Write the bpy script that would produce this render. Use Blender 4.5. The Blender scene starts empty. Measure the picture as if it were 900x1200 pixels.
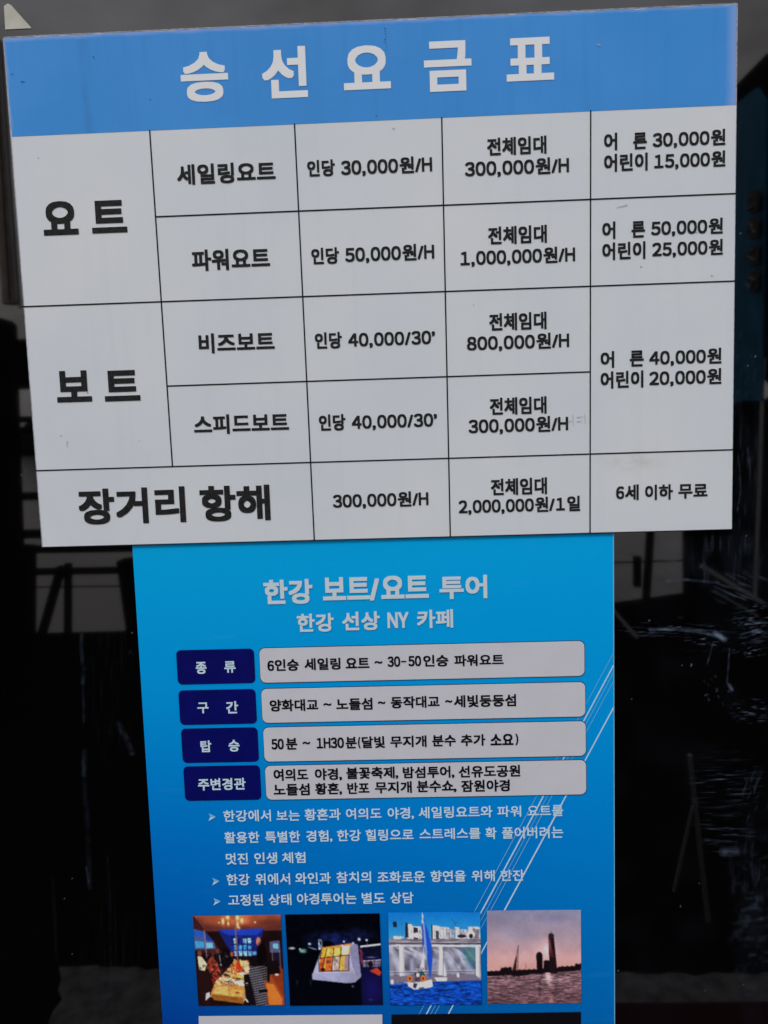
import bpy, bmesh, math, random
import numpy as np
from mathutils import Vector, Matrix
random.seed(4); rng = np.random.default_rng(7)
sc = bpy.context.scene
R = math.radians

# ------------------------------------------------------------------ camera
# metres; x along the board's top edge, y into the glass, z up; board top left corner at (0, 0, Z0)
Z0 = 1.97
CAM = Vector((0.45211693, -0.925548, Z0 - 0.47443203))
M3 = ((0.9991347, 0.02739398, -0.03129583), (-0.0284721, -0.09801181, -0.99477788), (-0.03031829, 0.99480815, -0.09714704))
rt, dn, fw = (Vector(r) for r in M3)
cd = bpy.data.cameras.new('camera'); cam = bpy.data.objects.new('camera', cd); sc.collection.objects.link(cam)
cd.sensor_fit = 'VERTICAL'; cd.sensor_height = 36; cd.lens = 27; cd.clip_start = .02; cd.clip_end = 2000
rot = Matrix((rt, -dn, -fw)).transposed()
cam.matrix_world = Matrix.Translation(CAM) @ rot.to_4x4()
sc.camera = cam

# ------------------------------------------------------------------ overcast sky, soft sun, exposure
SUN_EL, SUN_AZ = R(50), R(205)          # behind the photographer
w = bpy.data.worlds.new('World'); sc.world = w; w.use_nodes = True
nt = w.node_tree; N = nt.nodes; L = nt.links; N.clear()
sky = N.new('ShaderNodeTexSky'); sky.sky_type = 'NISHITA'; sky.sun_disc = False
sky.sun_elevation = SUN_EL; sky.sun_rotation = SUN_AZ; sky.air_density = 1.5; sky.dust_density = 3
tc = N.new('ShaderNodeTexCoord'); mp = N.new('ShaderNodeMapping'); mp.inputs['Scale'].default_value = (1, 1, 2.6)
nz = N.new('ShaderNodeTexNoise'); nz.inputs['Scale'].default_value = 4.2; nz.inputs['Detail'].default_value = 7; nz.inputs['Roughness'].default_value = .55
cr = N.new('ShaderNodeValToRGB'); cr.color_ramp.elements[0].position = .36; cr.color_ramp.elements[0].color = (4.7, 4.3, 4.15, 1)
cr.color_ramp.elements[1].position = .66; cr.color_ramp.elements[1].color = (9.4, 9.5, 10.2, 1)
mx = N.new('ShaderNodeMixRGB'); mx.inputs[0].default_value = .88
bg = N.new('ShaderNodeBackground'); bg.inputs['Strength'].default_value = .1; out = N.new('ShaderNodeOutputWorld')
L.new(tc.outputs['Generated'], mp.inputs[0]); L.new(mp.outputs[0], nz.inputs['Vector']); L.new(nz.outputs['Fac'], cr.inputs[0])
L.new(sky.outputs[0], mx.inputs[1]); L.new(cr.outputs[0], mx.inputs[2]); L.new(mx.outputs[0], bg.inputs[0]); L.new(bg.outputs[0], out.inputs[0])
sl = bpy.data.lights.new('sun', 'SUN'); sl.energy = 1.15; sl.angle = R(11); sl.color = (1, .97, .93)
so = bpy.data.objects.new('sun', sl); sc.collection.objects.link(so)
sdir = Vector((math.sin(SUN_AZ) * math.cos(SUN_EL), math.cos(SUN_AZ) * math.cos(SUN_EL), math.sin(SUN_EL)))
so.rotation_euler = (-sdir).to_track_quat('-Z', 'Y').to_euler(); so.location = (0, -4, 6)
sc.view_settings.view_transform = 'Standard'; sc.view_settings.look = 'None'; sc.view_settings.gamma = 1
sc.view_settings.exposure = 0.22
sc.cycles.use_denoising = True

# ------------------------------------------------------------------ measuring helpers
FPX = 900.0
def ray(u, v): return rt * ((u - 450) / FPX) + dn * ((v - 600) / FPX) + fw
def P(u, v, y=0.0):
    """point of the upright plane y=const seen at photo pixel (u, v)"""
    d = ray(u, v); t = (y - CAM.y) / d.y; return CAM + d * t
def px(p):
    q = np.asarray(p) - np.array(CAM); a = q @ np.array(rt); b = q @ np.array(dn); c = q @ np.array(fw)
    return 450 + FPX * a / c, 600 + FPX * b / c
GLASS_Y = .0062; POSTER_Y = .0036
def back(u, v, D):
    """place behind the photographer whose mirror image stands D metres beyond the glass"""
    p = P(u, v, D); return Vector((p.x, 2 * GLASS_Y - D, p.z))
def tag(o, label=None, cat=None, group=None, kind=None):
    for k, val in (('label', label), ('category', cat), ('group', group), ('kind', kind)):
        if val: o[k] = val
    return o
def link(name, me, mat=None, parent=None):
    o = bpy.data.objects.new(name, me); sc.collection.objects.link(o)
    if mat: me.materials.append(mat)
    if parent:
        o.parent = parent; o.matrix_parent_inverse = Matrix.Translation(-Vector(parent.location))
    return o
def empty(name, loc):
    o = bpy.data.objects.new(name, None); o.empty_display_size = .1; o.location = loc; sc.collection.objects.link(o); return o
def mesh(name, vs, fs):
    me = bpy.data.meshes.new(name); me.from_pydata([tuple(v) for v in vs], [], fs); me.update(); return me
def prism(name, poly, y0, y1, mat, parent=None, bevel=0):
    """poly = (x,z) outline counter clockwise seen from the camera; front at y0, rear at y1"""
    bm = bmesh.new(); n = len(poly)
    f = [bm.verts.new((x, y0, z)) for x, z in poly]; b = [bm.verts.new((x, y1, z)) for x, z in poly]
    bm.faces.new(f); bm.faces.new(b[::-1])
    for i in range(n): bm.faces.new((f[i], b[i], b[(i + 1) % n], f[(i + 1) % n]))
    bmesh.ops.recalc_face_normals(bm, faces=bm.faces)
    if bevel: bmesh.ops.bevel(bm, geom=[e for e in bm.edges], offset=bevel, segments=2, affect='EDGES')
    me = bpy.data.meshes.new(name); bm.to_mesh(me); bm.free(); return link(name, me, mat, parent)
def sheet(name, poly, y, mat, parent=None):
    """flat ink on a board: one face at y"""
    return link(name, mesh(name, [(x, y, z) for x, z in poly], [tuple(range(len(poly)))]), mat, parent)
def bar(name, a, b, wd, dp, mat, parent=None, round_=False, wd2=None):
    a, b = Vector(a), Vector(b); d = (b - a); ln = d.length; q = d.to_track_quat('Z', 'Y'); bm = bmesh.new()
    n = 12 if round_ else 4; wd2 = wd2 or wd; rings = []
    for t, s in ((0, wd), (1, wd2)):
        ring = []
        for i in range(n):
            if round_: c = (math.cos(2 * math.pi * i / n) * s / 2, math.sin(2 * math.pi * i / n) * s / 2)
            else: c = ((-1, 1, 1, -1)[i] * s / 2, (-1, -1, 1, 1)[i] * dp / 2)
            ring.append(bm.verts.new(a + q @ Vector((c[0], c[1], ln * t))))
        rings.append(ring)
    bm.faces.new(rings[0][::-1]); bm.faces.new(rings[1])
    for i in range(n): bm.faces.new((rings[0][i], rings[0][(i + 1) % n], rings[1][(i + 1) % n], rings[1][i]))
    if not round_: bmesh.ops.bevel(bm, geom=bm.edges[:], offset=min(wd, dp) * .08, segments=1, affect='EDGES')
    me = bpy.data.meshes.new(name); bm.to_mesh(me); bm.free(); return link(name, me, mat, parent)
def box(name, x0, x1, y0, y1, z0, z1, mat, parent=None, bev=0):
    bm = bmesh.new(); bmesh.ops.create_cube(bm, size=1)
    for v in bm.verts: v.co = ((x0 + x1) / 2 + v.co.x * (x1 - x0), (y0 + y1) / 2 + v.co.y * (y1 - y0), (z0 + z1) / 2 + v.co.z * (z1 - z0))
    if bev: bmesh.ops.bevel(bm, geom=bm.edges[:], offset=bev, segments=2, affect='EDGES')
    me = bpy.data.meshes.new(name); bm.to_mesh(me); bm.free(); return link(name, me, mat, parent)

# ------------------------------------------------------------------ materials
class NT:
    def __init__(s, name):
        s.m = bpy.data.materials.new(name); s.m.use_nodes = True; s.t = s.m.node_tree
        s.b = s.t.nodes['Principled BSDF']; s.out = s.t.nodes['Material Output']
    def n(s, typ, **kw):
        x = s.t.nodes.new('ShaderNode' + typ)
        for k, v in kw.items():
            if k.startswith('i_'): x.inputs[k[2:].replace('_', ' ')].default_value = v
            else: setattr(x, k, v)
        return x
    def l(s, a, b): s.t.links.new(a, b)
    def pos(s, scale=(1, 1, 1), rotz=0):
        g = s.n('NewGeometry'); m = s.n('Mapping'); m.inputs['Scale'].default_value = scale; m.inputs['Rotation'].default_value = (0, rotz, 0)
        s.l(g.outputs['Position'], m.inputs[0]); return m.outputs[0]
    def noise(s, vec, scale, detail=5, rough=.55):
        x = s.n('TexNoise'); x.inputs['Scale'].default_value = scale; x.inputs['Detail'].default_value = detail; x.inputs['Roughness'].default_value = rough
        s.l(vec, x.inputs['Vector']); return x.outputs['Fac']
    def rng(s, v, a, b, c=0., d=1.):
        x = s.n('MapRange'); s.l(v, x.inputs[0])
        for i, q in enumerate((a, b, c, d)): x.inputs[i + 1].default_value = q
        return x.outputs[0]
    def mix(s, f, a, b, mode='MIX'):
        x = s.n('MixRGB', blend_type=mode)
        for i, q in enumerate((f, a, b)):
            if isinstance(q, (int, float)): x.inputs[i].default_value = q
            elif isinstance(q, tuple): x.inputs[i].default_value = (*q, 1)
            else: s.l(q, x.inputs[i])
        return x.outputs[0]
    def math(s, op, a, b=0.):
        x = s.n('Math', operation=op)
        for i, q in enumerate((a, b)):
            if isinstance(q, (int, float)): x.inputs[i].default_value = q
            else: s.l(q, x.inputs[i])
        return x.outputs[0]
    def bump(s, h, st, dist):
        x = s.n('Bump'); x.inputs['Strength'].default_value = st; x.inputs['Distance'].default_value = dist
        s.l(h, x.inputs['Height']); s.l(x.outputs[0], s.b.inputs['Normal'])
def plain(name, col, rough=.5, spec=.5, var=.12, scale=30, bump=0, metal=0):
    k = NT(name); v = k.pos(); n = k.noise(v, scale)
    k.l(k.mix(k.rng(n, .3, .7), tuple(c * (1 - var) for c in col), tuple(min(1, c * (1 + var)) for c in col)), k.b.inputs['Base Color'])
    k.b.inputs['Roughness'].default_value = rough; k.b.inputs['Specular IOR Level'].default_value = spec; k.b.inputs['Metallic'].default_value = metal
    if bump: k.bump(k.noise(v, scale * 3), .4, bump)
    return k.m

def board_white():
    k = NT('board_white_print'); v = k.pos()
    cloud = k.noise(v, 5, 3); streak = k.noise(k.pos((55, 1, 2.2)), 1, 4); fine = k.noise(v, 900, 2)
    c = k.mix(k.rng(cloud, .3, .7), (.655, .710, .765), (.715, .750, .785))
    g = k.n('SeparateXYZ'); ge = k.n('NewGeometry'); k.l(ge.outputs['Position'], g.inputs[0])
    c = k.mix(k.rng(streak, .55, .8, 0, .16), c, (.50, .54, .60))
    c = k.mix(k.rng(fine, .35, .65, 0, .05), c, (.40, .42, .44))
    # yellowed smear, low right cell, and tiny specks of dirt
    d = k.n('VectorMath', operation='SUBTRACT'); k.l(ge.outputs['Position'], d.inputs[0]); p = P(748, 541); d.inputs[1].default_value = (p.x, 0, p.z)
    m = k.n('VectorMath', operation='MULTIPLY'); k.l(d.outputs[0], m.inputs[0]); m.inputs[1].default_value = (18, 0, 60)
    ln = k.n('VectorMath', operation='LENGTH'); k.l(m.outputs[0], ln.inputs[0])
    stain = k.math('MULTIPLY', k.rng(ln.outputs['Value'], .1, 1., 1, 0), k.rng(k.noise(v, 60), .35, .7, 0, .40))
    c = k.mix(stain, c, (.42, .37, .27))
    vor = k.n('TexVoronoi'); vor.inputs['Scale'].default_value = 26; k.l(v, vor.inputs['Vector'])
    sp = k.math('MULTIPLY', k.math('LESS_THAN', vor.outputs['Distance'], .035), k.math('GREATER_THAN', k.noise(v, 11, 2), .56))
    c = k.mix(k.math('MULTIPLY', sp, .55), c, (.16, .15, .14))
    k.l(c, k.b.inputs['Base Color'])
    k.l(k.rng(k.noise(v, 40), .3, .7, .33, .46), k.b.inputs['Roughness'])
    k.b.inputs['Specular IOR Level'].default_value = .2
    k.bump(k.noise(v, 14, 2), .15, .002); return k.m
def header_blue():
    k = NT('header_blue_print'); v = k.pos(); ge = k.n('NewGeometry'); s = k.n('SeparateXYZ'); k.l(ge.outputs['Position'], s.inputs[0])
    c = k.mix(k.rng(k.noise(v, 7, 4), .3, .7), (.046, .285, .74), (.064, .318, .80))
    c = k.mix(k.rng(k.noise(k.pos((75, 1, 4)), 1, 5), .5, .75, 0, .28), c, (.034, .21, .60))
    # drip stain above the first column line
    dx = k.math('ABSOLUTE', k.math('SUBTRACT', s.outputs[0], k.math('ADD', .0905, k.math('MULTIPLY', k.noise(k.pos((1, 1, 30)), 1), .008))))
    drip = k.math('MULTIPLY', k.rng(dx, .0, .009, 1, 0), k.rng(k.noise(k.pos((90, 1, 14)), 1), .3, .6, .0, .40))
    c = k.mix(drip, c, (.034, .18, .50))
    # print bleached along the sealed top and right margins
    wob = k.math('MULTIPLY', k.math('SUBTRACT', k.noise(v, 35, 3), .5), .006)
    ex = k.rng(k.math('ADD', s.outputs[0], wob), .826, .836, 0, 1); ez = k.rng(k.math('ADD', s.outputs[2], wob), Z0 - .0065, Z0 - .0025, 0, 1)
    el = k.rng(k.math('ADD', s.outputs[0], wob), .002, .004, .6, 0)
    e = k.math('MAXIMUM', k.math('MAXIMUM', ex, ez), el)
    c = k.mix(k.math('MULTIPLY', e, .55), c, (.34, .46, .84))
    fine = k.noise(v, 700, 2); c = k.mix(k.rng(fine, .4, .7, 0, .12), c, (.12, .30, .60))
    vor = k.n('TexVoronoi'); vor.inputs['Scale'].default_value = 38; k.l(v, vor.inputs['Vector'])
    sp = k.math('MULTIPLY', k.math('LESS_THAN', vor.outputs['Distance'], .04), k.math('GREATER_THAN', k.noise(v, 13, 2), .58))
    c = k.mix(k.math('MULTIPLY', sp, .6), c, (.03, .07, .16))
    k.l(c, k.b.inputs['Base Color']); k.l(k.rng(k.noise(v, 40), .3, .7, .3, .45), k.b.inputs['Roughness']); k.b.inputs['Specular IOR Level'].default_value = .12
    k.bump(k.noise(v, 14, 2), .15, .002); return k.m
def ink(name, col, worn=.25, rough=.45):
    k = NT(name); v = k.pos()
    c = k.mix(k.rng(k.noise(v, 260, 3), .35, .75, 0, worn), col, tuple(min(1, x + .07) if sum(col) < 1 else x * .72 for x in col))
    k.l(c, k.b.inputs['Base Color']); k.b.inputs['Roughness'].default_value = rough; k.b.inputs['Specular IOR Level'].default_value = .08; return k.m
def poster_blue():
    k = NT('poster_blue_print'); v = k.pos(); ge = k.n('NewGeometry'); s = k.n('SeparateXYZ'); k.l(ge.outputs['Position'], s.inputs[0])
    t = k.rng(s.outputs[2], Z0 - .60, Z0 - 1.24, 0, 1)
    r = k.n('ValToRGB'); k.l(t, r.inputs[0]); cr = r.color_ramp
    cr.elements[0].position = 0; cr.elements[0].color = (.000, .43, .88, 1)
    cr.elements[1].position = 1; cr.elements[1].color = (.000, .050, .36, 1)
    for p_, c_ in ((.3, (.0, .335, .83, 1)), (.6, (.0, .185, .66, 1))):
        e = cr.elements.new(p_); e.color = c_
    lr = k.rng(s.outputs[0], .12, .70, 0, 1)
    c = k.mix(k.math('MULTIPLY', lr, .30), r.outputs[0], (.0, .40, .95))
    # worn scratches, faint
    sc_ = k.noise(k.pos((10, 1, 90), R(25)), 1, 5); c = k.mix(k.rng(sc_, .62, .8, 0, .10), c, (.08, .42, .8))
    c = k.mix(k.rng(k.noise(v, 700, 2), .4, .7, 0, .04), c, (.02, .35, .7))
    k.l(c, k.b.inputs['Base Color']); k.l(k.rng(k.noise(v, 9), .3, .7, .22, .34), k.b.inputs['Roughness']); k.b.inputs['Specular IOR Level'].default_value = .10
    k.bump(k.noise(v, 9, 2), .12, .003); return k.m
def glass_mat():
    k = NT('dark_reflective_glass'); v = k.pos(); a = k.n('Attribute', attribute_name='smudge'); f = a.outputs['Fac']
    c = k.mix(f, (.0010, .0010, .0012), (.24, .32, .48)); k.l(c, k.b.inputs['Base Color'])
    k.b.inputs['IOR'].default_value = 1.82; k.l(k.rng(f, 0, .5, .03, .4), k.b.inputs['Roughness'])
    vor = k.n('TexVoronoi'); vor.inputs['Scale'].default_value = 30; k.l(v, vor.inputs['Vector'])
    k.bump(k.noise(v, 2.2, 2), .05, .004); return k.m
def deck_mat():
    k = NT('dark_deck_timber'); g = k.noise(k.pos((40, 2, 1)), 1, 5)
    k.l(k.mix(g, (.0025, .002, .002), (.007, .006, .006)), k.b.inputs['Base Color']); k.b.inputs['Roughness'].default_value = .75; k.b.inputs['Specular IOR Level'].default_value = .0; return k.m
def water_mat():
    k = NT('river_water'); v = k.pos((1, .35, 1)); k.b.inputs['Base Color'].default_value = (.12, .10, .11, 1); k.b.inputs['Roughness'].default_value = .12
    k.bump(k.noise(v, 1.4, 3), .25, .2); return k.m
M = dict(white=board_white(), blue=header_blue(), black=ink('black_vinyl_ink', (.011, .011, .012), .35), line=ink('thin_line_ink', (.007, .007, .008), .05),
    cap=ink('white_header_ink', (.82, .85, .88), .06), edge=plain('board_sealed_edge', (.30, .31, .36), .4, var=.5, scale=180), core=plain('foam_board_core', (.10, .10, .11), .7),
    poster=poster_blue(), pborder=plain('poster_cut_edge', (.20, .52, .80), .5), navy=plain('navy_print', (.003, .004, .125), .4, .10, .15, 50), panel=plain('grey_panel_print', (.62, .63, .69), .4, .12, .03, 20),
    panel_line=ink('panel_outline_ink', (.01, .03, .07), .1), pblack=ink('poster_black_ink', (.004, .004, .007), .04), pwhite=ink('poster_white_ink', (.60, .79, .92), .05), head=ink('poster_heading_ink', (.62, .74, .80), .06),
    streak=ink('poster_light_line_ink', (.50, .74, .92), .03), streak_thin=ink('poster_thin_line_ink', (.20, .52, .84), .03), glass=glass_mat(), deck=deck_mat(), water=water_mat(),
    dark=plain('black_painted_timber', (.003, .003, .003), .9, .0), steel=plain('pale_painted_steel', (.62, .60, .60), .5, .4), slab=plain('grey_concrete_slab', (.095, .095, .10), .85, .1, .5, 22, .003),
    mat=plain('dark_red_doormat', (.030, .007, .010), .95, .05, .3, 120), banner=plain('teal_banner_cloth', (.014, .125, .235), .8, .05, .3, 6), bank=plain('far_bank_trees', (.020, .022, .020), .95, .05, .5, .3),
    stand=plain('dull_grey_tube', (.30, .30, .29), .7, .2), canvas=plain('brown_canvas', (.50, .42, .35), .85, .1, .3, 20), bglyph=plain('banner_dark_print', (.035, .028, .022), .8, .1), bglyph2=plain('banner_pale_print', (.36, .38, .37), .8, .1), paper=plain('yellowed_paper', (.50, .50, .43), .6, .3, .12, 60))

# ------------------------------------------------------------------ glyphs (full width forms give the lining figures)
FULL = {c: chr(ord(c) + 0xFEE0) for c in '0123456789HNY'}
GC = {}
def glyph(ch):
    """outline triangles of one character in em units: verts (n,2), tris, advance, ink box"""
    if ch in GC: return GC[ch]
    src = FULL.get(ch, ch)
    cu = bpy.data.curves.new('glyph', 'FONT'); cu.body = src; cu.resolution_u = 4
    o = bpy.data.objects.new('glyph', cu); sc.collection.objects.link(o)
    dg = bpy.context.evaluated_depsgraph_get(); dg.update(); me = bpy.data.meshes.new_from_object(o.evaluated_get(dg))
    me.calc_loop_triangles()
    vs = np.array([v.co[:2] for v in me.vertices]) if len(me.vertices) else np.zeros((0, 2)); ts = [tuple(t.vertices) for t in me.loop_triangles]
    bpy.data.meshes.remove(me); bpy.data.objects.remove(o); bpy.data.curves.remove(cu)
    if len(vs):
        x0, x1 = vs[:, 0].min(), vs[:, 0].max(); y0, y1 = vs[:, 1].min(), vs[:, 1].max()
    else: x0 = x1 = y0 = y1 = 0
    if ch in '0123456789H': vs = np.stack([x0 + (vs[:, 0] - x0) * (.84 if ch != 'H' else .8), vs[:, 1]], 1) if len(vs) else vs; x1 = x0 + (x1 - x0) * (.84 if ch != 'H' else .8)
    if ord(ch) < 128 or ch == '’': vs = vs - [x0, 0] if len(vs) else vs; adv = (x1 - x0)
    else: adv = None
    GC[ch] = (vs, ts, adv, (x0, x1, y0, y1)); return GC[ch]
WARM = '승선요금표세일링트파워비즈보스피드장거리항해인당전체임대원/H어른린이하무료’0123456789,~()–NY한강투상카페종류구간탑주변경관양화교노들섬동작빛둥분달지개수추가소여의도야불꽃축제밤유공황혼반포쇼잠에서는과와를활용특별험힐으로레확풀버려멋진생위참치조향연을잔고정된태담상'
for _c in WARM: glyph(_c)
EM = None
def em():
    global EM
    if EM is None:
        g = glyph('표')[3]; EM = (g[1] - g[0]) / .90      # this letter's ink is nine tenths of its cell
        EM = max(EM, .5)
    return EM
def lay(text, track=0.):
    E = em(); x = 0; V = []; T = []; dig = None
    H0 = glyph('0')[3]
    for ch in text:
        if ch == ' ': x += .28 * E; continue
        vs, ts, adv, bb = glyph(ch)
        if adv is None:
            sx = x; a = .92 * E + track * E
            if len(vs): mid = (bb[0] + bb[1]) / 2; vs = np.stack([mid + (vs[:, 0] - mid) * .90, vs[:, 1]], 1)
        else: sx = x + .045 * E; a = adv + .09 * E
        if ch in '0123456789': sx = x + .048 * E; a = adv + .096 * E
        if ch == '1': sx = x + .10 * E; a = adv + .19 * E
        if ch == ',': sx = x + .055 * E; a = adv + .15 * E
        off = sum(len(v) for v in V); V.append(vs + [sx, 0]); T += [tuple(i + off for i in t) for t in ts]; x += a
    return np.concatenate(V), T, (H0[2], H0[3])
def lettering(name, segs, y, mat, parent, bold=.026, layer=8e-6, label=None):
    """segs: (text, left px, right px, centre y at left px, height px); one mesh for the line.
    Each outline is thickened by eight shifted copies of itself."""
    vs, fs = [], []; n = 0
    for text, xl, xr, yc, h in segs:
        V, T, (d0, d1) = lay(text)
        if any(c in '0123456789' for c in text) or text == 'NY': b0, b1 = d0, d1
        else: b0, b1 = V[:, 1].min(), V[:, 1].max()
        X0 = P(xl, yc, y).x; X1 = P(xr, yc - (xr - xl) * .022, y).x; Zt = P(xl, yc - h / 2, y).z; Zb = P(xl, yc + h / 2, y).z
        E = em(); syy = (Zt - Zb) / (b1 - b0); r = bold * E * syy * (1 if '~' != text else .6)
        sxx = (X1 - X0 - 2 * r) / (V[:, 0].max() - V[:, 0].min()); r = min(r, bold * E * (sxx + syy) / 2 * 1.1)
        if text == '–': r = 0
        syy = (Zt - Zb - 2 * r) / (b1 - b0)
        xx = X0 + r + (V[:, 0] - V[:, 0].min()) * sxx; zz = Zb + r + (V[:, 1] - b0) * syy
        for k, (dx, dz) in enumerate([(0, 0), (1, 1), (-1, 1), (1, -1), (-1, -1), (1, 0), (-1, 0), (0, 1), (0, -1)]):
            vs.append(np.stack([xx + dx * r, np.full(len(xx), y - k * layer), zz + dz * r], 1)); fs += [tuple(i + n for i in t) for t in T]; n += len(xx)
    o = link(name, mesh(name, np.concatenate(vs), fs), mat, parent)
    if label: o['label'] = label
    return o

def floor_hit(u, v):
    d = ray(u, v); c = Vector((CAM.x, 2 * GLASS_Y - CAM.y, CAM.z)); d.y = -d.y; return c + d * (-c.z / d.z)
def floor_y(u, v): return floor_hit(u, v).y
def floor_x(u, v): return floor_hit(u, v).x
# ------------------------------------------------------------------ setting behind the photographer (seen in the glass)
deck = box('deck', -9, 9, -5.1, -.02, -.12, 0, M['deck']); tag(deck, kind='structure')
YS = floor_y(780, 1146)
pts = [floor_hit(u, v) for u, v in ((69, 1135), (72, 1150), (68, 1162), (73, 1174), (63, 1186), (57, 1200), (60, 1230))]
q_ = floor_hit(905, 1145)
pts = [(p.x, p.y) for p in pts] + [(pts[-1].x, -.01), (3, -.01), (3, q_.y)] + [(q_.x - i * .03, q_.y + (pts[0].y - q_.y) * i * .03 / (q_.x - pts[0].x) + rng.normal(0, .007)) for i in range(int((q_.x - pts[0].x) / .03))]
def plan(name, pts, z0, z1, mat):
    n = len(pts); me = mesh(name, [(x, y, z) for z in (z0, z1) for x, y in pts], [tuple(range(n))[::-1], tuple(range(n, 2 * n))] + [(i, (i + 1) % n, n + (i + 1) % n, n + i) for i in range(n)]); return link(name, me, mat)
slab = plan('paving', pts, .0, .006, M['slab']); tag(slab, kind='structure')
river = link('river', mesh('river', [(-400, -420, -1.2), (400, -420, -1.2), (400, -5.1, -1.2), (-400, -5.1, -1.2)], [(0, 1, 2, 3)]), M['water']); tag(river, kind='structure')
bank_v, bank_f = [], []
for i in range(241):
    x = -300 + i * 2.5; h = 13 + 5 * math.sin(i * .21) + 3 * math.sin(i * .63 + 1) + rng.uniform(-1.2, 1.2)
    for y, z in ((-300, -1.5), (-305, h * .8), (-315, h), (-330, -1.5)): bank_v.append((x, y, z))
    if i:
        a = (i - 1) * 4; b = i * 4
        for j in range(3): bank_f.append((a + j, a + j + 1, b + j + 1, b + j))
tag(link('far_bank', mesh('far_bank', bank_v, bank_f), M['bank']), kind='structure')

# ------------------------------------------------------------------ the glass wall
gw = empty('glass_wall', (.4, .01, 0)); tag(gw, 'black mirror-like glass wall, scuffed on the right, carrying both notices', 'glass wall')
xs = np.unique(np.concatenate([np.linspace(-2.2, -.16, 20), np.arange(-.16, .16, .0015), np.linspace(.16, .69, 25), np.arange(.69, .93, .0011), np.linspace(.93, 3., 20)]))
zs = np.unique(np.concatenate([np.linspace(0.02, .66, 15), np.arange(.66, 1.74, .0013), np.linspace(1.74, 2.6, 30)]))
GX, GZ = np.meshgrid(xs, zs); U, V_ = px(np.stack([GX, np.full_like(GX, GLASS_Y), GZ], -1))
def vn(u, v, su, sv, seed):
    """smooth value noise with cell su x sv (pixels)"""
    r = np.random.default_rng(seed); t = r.random((256, 256)); a = u / su + 1000; b = v / sv + 1000
    i, j = np.floor(a).astype(int), np.floor(b).astype(int); fa, fb = a - i, b - j; fa = fa * fa * (3 - 2 * fa); fb = fb * fb * (3 - 2 * fb)
    q = lambda x, y: t[x % 256, y % 256]
    return (q(i, j) * (1 - fa) + q(i + 1, j) * fa) * (1 - fb) + (q(i, j + 1) * (1 - fa) + q(i + 1, j + 1) * fa) * fb
def blob(cx, cy, rx, ry, ang=0):
    c, s = math.cos(ang), math.sin(ang); du, dv = U - cx, V_ - cy; a = (du * c + dv * s) / rx; b = (-du * s + dv * c) / ry
    return np.clip(1.25 - np.sqrt(a * a + b * b), 0, 1) ** 1.0
def streaks(mask, gain, seed, su=22, sv=1.2, ang=0., thr=.62):
    c, s = math.cos(ang), math.sin(ang); uu, vv = U * c + V_ * s, -U * s + V_ * c
    n = vn(uu, vv, su, sv, seed) * .6 + vn(uu, vv, su * .4, sv * .9, seed + 1) * .4
    fine = .35 + .9 * vn(uu, vv, 7, 1.3, seed + 2)
    return np.clip((n - thr) / (1 - thr), 0, 1) ** 1.5 * mask * gain * fine * .8
def stroke(pts, wd, gain, seed):
    res = np.zeros_like(U)
    for (a, b), (c, d) in zip(pts[:-1], pts[1:]):
        L2 = (c - a) ** 2 + (d - b) ** 2; t = np.clip(((U - a) * (c - a) + (V_ - b) * (d - b)) / L2, 0, 1)
        res = np.maximum(res, np.clip(1.3 - np.hypot(U - a - t * (c - a), V_ - b - t * (d - b)) / wd, 0, 1))
    return res * gain * (.15 + .85 * vn(U, V_, 5, 4, seed) ** 1.5)
S = np.zeros_like(U)
big = vn(U, V_, 26, 34, 1)
S += .010 * np.clip(big - .45, 0, 1) * (U > 712)
S += streaks(blob(850, 650, 62, 38), .16, 10, 5, 22, 0, .55) + .016 * blob(840, 650, 60, 34) * vn(U, V_, 9, 16, 5)
S += streaks(blob(872, 700, 34, 30), .55, 12, 26, 2.2, R(22), .60)
S += streaks(blob(885, 730, 28, 22), .8, 14, 18, 1.15, R(-8), .58)
S += streaks(blob(790, 738, 62, 9), .75, 16, 40, 1.15, R(4), .55) + stroke([(782, 681), (800, 679), (842, 683)], 1.6, .18, 31)
S += stroke([(762, 738), (790, 737), (825, 741), (848, 748)], 2.0, .28, 33) + stroke([(838, 742), (849, 749)], 3.2, .45, 34)
S += streaks(blob(884, 737, 20, 10), .9, 18, 12, 1.15, R(-20), .5)
S += streaks(blob(880, 762, 22, 9), .8, 19, 12, 1.15, R(-12), .55)
S += streaks(blob(828, 752, 32, 12), .5, 21, 14, 1.15, R(-5), .6)
S += streaks(blob(879, 834, 21, 14), .95, 22, 12, 1.15, R(3), .5)
S += streaks(blob(842, 812, 24, 18), .7, 24, 6, 3, R(40), .66)
S += stroke([(855, 760), (852, 800)], 1.1, .14, 35) + stroke([(836, 752), (829, 778)], 1.0, .12, 36) + stroke([(854, 802), (858, 808)], 2, .5, 37)
S += streaks(blob(850, 915, 40, 36), .42, 26, 26, 1.15, R(-2), .55) + streaks(blob(850, 978, 36, 28), .36, 28, 26, 1.15, R(2), .55)
S += streaks(blob(884, 935, 18, 34), .30, 30, 4, 12, R(20), .5) + stroke([(848, 998), (862, 998)], 5.5, .17, 38)
S += streaks(blob(882, 1080, 26, 100), .16, 40, 12, 5, R(-10), .45) + .014 * blob(884, 1080, 24, 120) * vn(U, V_, 8, 11, 42)
S += streaks(blob(880, 1020, 24, 60), .14, 44, 4, 16, R(6), .5) + .010 * blob(875, 560, 22, 150) * vn(U, V_, 8, 14, 46) + streaks(blob(868, 560, 20, 110), .13, 48, 3, 18, 0, .55)
S += streaks(blob(868, 430, 22, 60), .10, 50, 5, 9, R(20), .55)
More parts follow.
